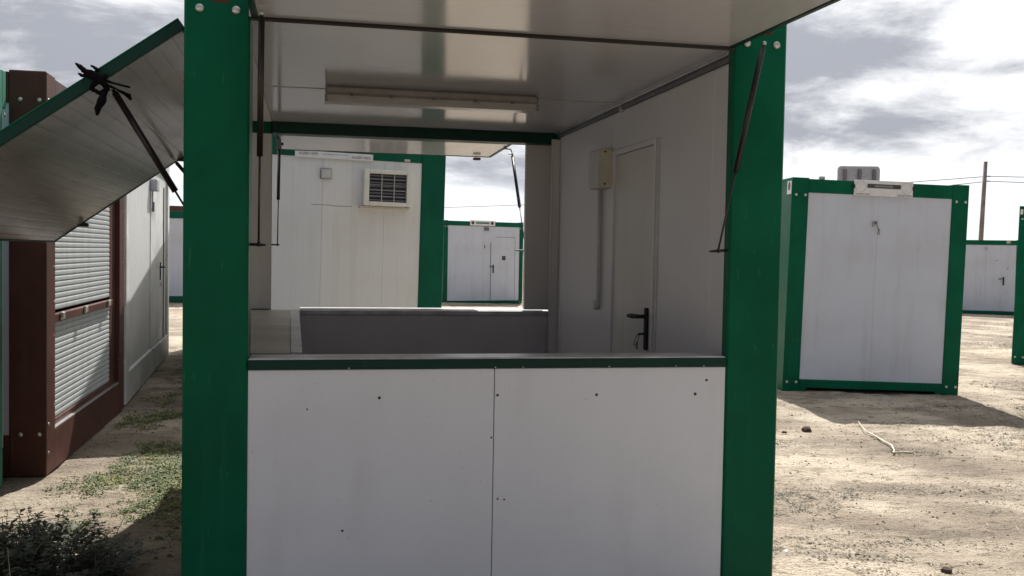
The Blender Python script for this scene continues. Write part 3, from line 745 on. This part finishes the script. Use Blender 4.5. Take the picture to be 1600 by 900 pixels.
# ------------------------------------------------------------------ things lying on the dirt
def gz(x, y): return ground_z(x, y)-.012
pts = [(5.38, 4.36), (5.25, 4.10), (5.15, 3.86), (5.12, 3.66), (5.03, 3.42), (4.98, 3.22), (4.90, 3.06), (4.83, 2.97), (4.90, 2.95), (4.97, 2.93)]
pp = MB().tube([(x, y, gz(x, y)+.028+.006*math.sin(i*1.7)) for i, (x, y) in enumerate(pts)], [.003, .004, .006, .007, .007, .0075, .0075, .008, .009, .010], 8).build('bent_pipe', PIPE, None, True)
tag(pp, 'pale bent pipe lying on the dirt before the sign cabin', 'pipe')
def lump(name, c, r, m, label, cat, sq=.6, group=None, seed=0):
    bm = bmesh.new(); bmesh.ops.create_icosphere(bm, subdivisions=2, radius=1)
    for v in bm.verts:
        n_ = 1+.35*noise.noise(v.co*1.6+Vector((seed*3.1, 0, 0)))+.15*noise.noise(v.co*4+Vector((seed, 1, 0)))
        v.co = Vector((v.co.x*r*n_, v.co.y*r*n_, v.co.z*r*n_*sq))
    me = bpy.data.meshes.new(name); bm.to_mesh(me); bm.free(); me.materials.append(m)
    o = bpy.data.objects.new(name, me); COL.objects.link(o); o.location = (c[0], c[1], gz(*c)+r*sq*.55)
    return tag(o, label, cat, group)
lump('dirt_clod', (4.68, 4.02), .045, CLOD, 'larger dark clod at the shadow edge beside the right green post', 'clod', seed=2)
lump('dirt_clod', (4.42, 3.92), .025, CLOD, 'smaller dark clod left of the larger one beside the right green post', 'clod', seed=3)
lump('white_stone', (2.77, .69), .016, SIGNW, 'small white stone in a weed patch at the foot of the right post', 'stone', seed=4)
lump('dark_stone', (3.41, .34), .026, CLOD, 'rounded dark stone at the bottom edge right of the kiosk', 'stone', seed=5)

def mesh_stuff(name, vs, fs, m, label, cat, smooth=False, kind='stuff', parent=None):
    me = bpy.data.meshes.new(name); me.from_pydata(vs, [], fs); me.materials.append(m)
    o = bpy.data.objects.new(name, me); COL.objects.link(o)
    if parent: o.parent = parent
    if kind: o['kind'] = kind
    if label: tag(o, label, cat)
    return o

def leaf_mat(name, c1, c2, sc=9):
    m, t, b = mat(name, .6, 0, .3); v = coords(t)
    t.l.new(t.mix(t.ramp(t.noise(v, sc, 3), .35, .65), c1, c2), b.inputs['Base Color'])
    return m
WEED = leaf_mat('weed_green', (.05, .092, .012), (.155, .17, .038), 5)
DRY = leaf_mat('dry_weed', (.055, .045, .022), (.14, .115, .06), 6)
DRYSTALK = leaf_mat('dry_stalk', (.22, .18, .11), (.34, .29, .19), 20)
BUSH = leaf_mat('dark_leaves', (.025, .035, .022), (.055, .068, .042), 12)
STEM = leaf_mat('weed_stems', (.05, .042, .028), (.10, .085, .055), 12)

def leaves_at(vs, fs, c, size, up, ang):
    """one bent, pointed leaf of two quads"""
    dx, dy = math.cos(ang), math.sin(ang)
    a = Vector((dx, dy, 0)); s = Vector((-dy, dx, 0)); l = size
    p0 = Vector(c); p1 = p0+a*l*.5+Vector((0, 0, up*l*.5)); p2 = p0+a*l+Vector((0, 0, up*l*.55))
    b = len(vs)
    vs += [p0, p1+s*l*.26, p1-s*l*.26, p2]
    fs += [(b, b+1, b+2), (b+1, b+3, b+2)]

def scatter(name, region, n, dens, size, m, label, cat, per=6, hscale=1.0):
    vs, fs = [], []; k_ = 0; tries = 0
    while k_ < n and tries < n*40:
        tries += 1
        x = random.uniform(region[0], region[1]); y = random.uniform(region[2], region[3])
        if random.random() > dens(x, y): continue
        k_ += 1
        z = gz(x, y)+.012*noise.noise(Vector((x, y, 0))*2.6+Vector((5, 1, 0)))+.016*noise.noise(Vector((x, y, 0))*.9)
        for j in range(per):
            sz_ = size*random.uniform(.5, 1.3)
            leaves_at(vs, fs, (x+random.gauss(0, size*.8), y+random.gauss(0, size*.8), z-.002+random.uniform(0, .4)*sz_), sz_, random.uniform(.1, 1.3)*hscale, random.uniform(0, 6.28))
    return mesh_stuff(name, vs, fs, m, label, cat)

def patch(x, y, sc, off, lo, hi):
    v = .65*noise.noise(Vector((x*sc, y*sc, off)))+.35*noise.noise(Vector((x*sc*3.3, y*sc*3.3, off+4)))
    return min(1, max(0, (v-lo)/(hi-lo)))
scatter('ground_weeds', (-1.05, .35, 1.3, 10), 9500, lambda x, y: max(patch(x, y, 1.3, 2, -.05, .4)*(1 if x > -.85 else .4), .8*patch(x*1.4, y*1.6, 1.4, 31, -.12, .3) if 1.5 < y < 3.4 and x > -.8 else 0), .019, WEED, 'low green weeds in the dirt lane between the kiosks', 'weeds')
def right_d(x, y):
    if 5.0 < x < 8 and 6.2 < y < 9.2: return 0
    return max(patch(x*.55, y*1.5, .9, 7, .08, .40), .75*patch(x*1.2, y*2.2, 1.2, 21, .0, .3) if (x < 3.6 and y < 1.3) else 0, .7*patch(x, y*2, 1.2, 23, -.2, .3) if (5.5 < x < 6.6 and 3.4 < y < 3.95) else 0, .9 if math.hypot((x-5.12)/.32, (y-3.08)/.16) < 1 else 0)
scatter('dry_weeds', (2.45, 9.5, -.3, 5.6), 4200, right_d, .019, DRY, 'sparse dry weeds over the sunlit dirt on the right', 'weeds', 5, .6)
scatter('far_weeds', (7.9, 26, 3.2, 24), 3600, lambda x, y: patch(x*.4, y*1.0, .8, 11, .05, .35), .05, DRY, 'dry weeds on the open dirt beyond the sign cabin', 'weeds', 5, .5)

def pebbles():
    vs, fs = [], []
    for _ in range(17000):
        if random.random() < .72: x, y = random.uniform(2.45, 9.5), random.uniform(-.3, 7.5)
        else: x, y = random.uniform(-1.1, .2), random.uniform(1, 10)
        if patch(x, y, 1.1, 15, -.5, .4) < random.random()*.8: continue
        r_ = .003+.011*random.random()**6
        z = gz(x, y)+.012*noise.noise(Vector((x, y, 0))*2.6+Vector((5, 1, 0)))+.016*noise.noise(Vector((x, y, 0))*.9)+.010*noise.noise(Vector((x, y, 0))*7+Vector((1, 8, 2)))
        b = len(vs); q = [random.uniform(.6, 1.3) for _ in range(6)]
        vs += [(x+r_*q[0], y, z), (x, y+r_*q[1], z+.002), (x-r_*q[2], y, z), (x, y-r_*q[3], z), (x, y, z+r_*q[4]*.75), (x, y, z-r_)]
        for i in range(4): fs += [(b+i, b+(i+1) % 4, b+4), (b+(i+1) % 4, b+i, b+5)]
    return mesh_stuff('pebbles', vs, fs, plain('pebble_brown', (.17, .13, .095), .9, 0, .5, 3), 'small brown pebbles and crumbs strewn over the dirt', 'pebbles')
pebbles()

def twigs():
    m = MB()
    for _ in range(650):
        x, y = (random.uniform(2.5, 9), random.uniform(-.2, 6)) if random.random() < .8 else (random.uniform(-1, .2), random.uniform(1.3, 6))
        a_ = random.uniform(0, 3.14); l_ = random.uniform(.02, .09); z = gz(x, y)+.012
        m.tube([(x, y, z), (x+math.cos(a_)*l_*.5, y+math.sin(a_)*l_*.5, z+random.uniform(.002, .012)), (x+math.cos(a_+.4)*l_, y+math.sin(a_+.4)*l_, z)], [.0018, .0022, .0012], 3)
    o = m.build('twigs', DRYSTALK, None); o['kind'] = 'stuff'; tag(o, 'dry straws and twigs littering the dirt', 'twigs')
twigs()

# leafy weed clump, bottom left, in the shade of the left hatch
wb = empty('weed_bush', 'dark leafy weed clump in the shade at the bottom left', 'plant', (-.84, .76, gz(0, 0)))
lv, lf_ = [], []; sm_ = MB()
for i in range(230):
    u = random.random()**.6*.55; a_ = random.uniform(0, 6.28)
    x, y = math.cos(a_)*u*.9, math.sin(a_)*u*.70
    h_ = random.uniform(.13, .31)*(1-.55*(u/.55)**2)+.04*noise.noise(Vector((x*5, y*5, 1)))
    lx, ly = x*.22+random.uniform(-.03, .03), y*.22+random.uniform(-.03, .03)
    top_ = Vector((x+lx, y+ly, h_)); base = Vector((x, y, -.01)); midp = base.lerp(top_, .5)+Vector((lx*-.25, ly*-.25, .02))
    sm_.tube([base, midp, top_], [.0026, .0022, .0012], 4)
    n_ = random.randint(7, 11)
    for j in range(n_):
        t_ = .25+.75*j/(n_-1); p_ = base.lerp(midp, t_*2) if t_ < .5 else midp.lerp(top_, t_*2-1)
        a2 = j*1.57+random.uniform(-.4, .4)
        for s_ in (0, 2.1, 4.2): leaves_at(lv, lf_, p_, random.uniform(.020, .068)*(1.2-.5*t_), random.uniform(-.3, .6), a2+s_)
sm_.build('stems', STEM, wb)['kind'] = 'stuff'
for i in range(26):
    a_ = random.uniform(0, 6.28); u = random.uniform(.1, .6); x, y = math.cos(a_)*u*.9, math.sin(a_)*u*.7-.08
    l_ = random.uniform(.12, .30); b_ = random.uniform(0, 6.28); ln = random.uniform(.05, .2)
    MB().tube([(x, y, -.01), (x+math.cos(b_)*ln*.4, y+math.sin(b_)*ln*.4, l_*.6), (x+math.cos(b_)*ln, y+math.sin(b_)*ln, l_)], [.0028, .0022, .001], 4).build('dry_stalk', DRYSTALK, wb)
mesh_stuff('leaves', lv, lf_, BUSH, None, None, parent=wb)

# wall clock-free finish: nothing else emits light
S.cycles.use_denoising = True
S.cycles.max_bounces = 8; S.cycles.diffuse_bounces = 4; S.cycles.glossy_bounces = 4
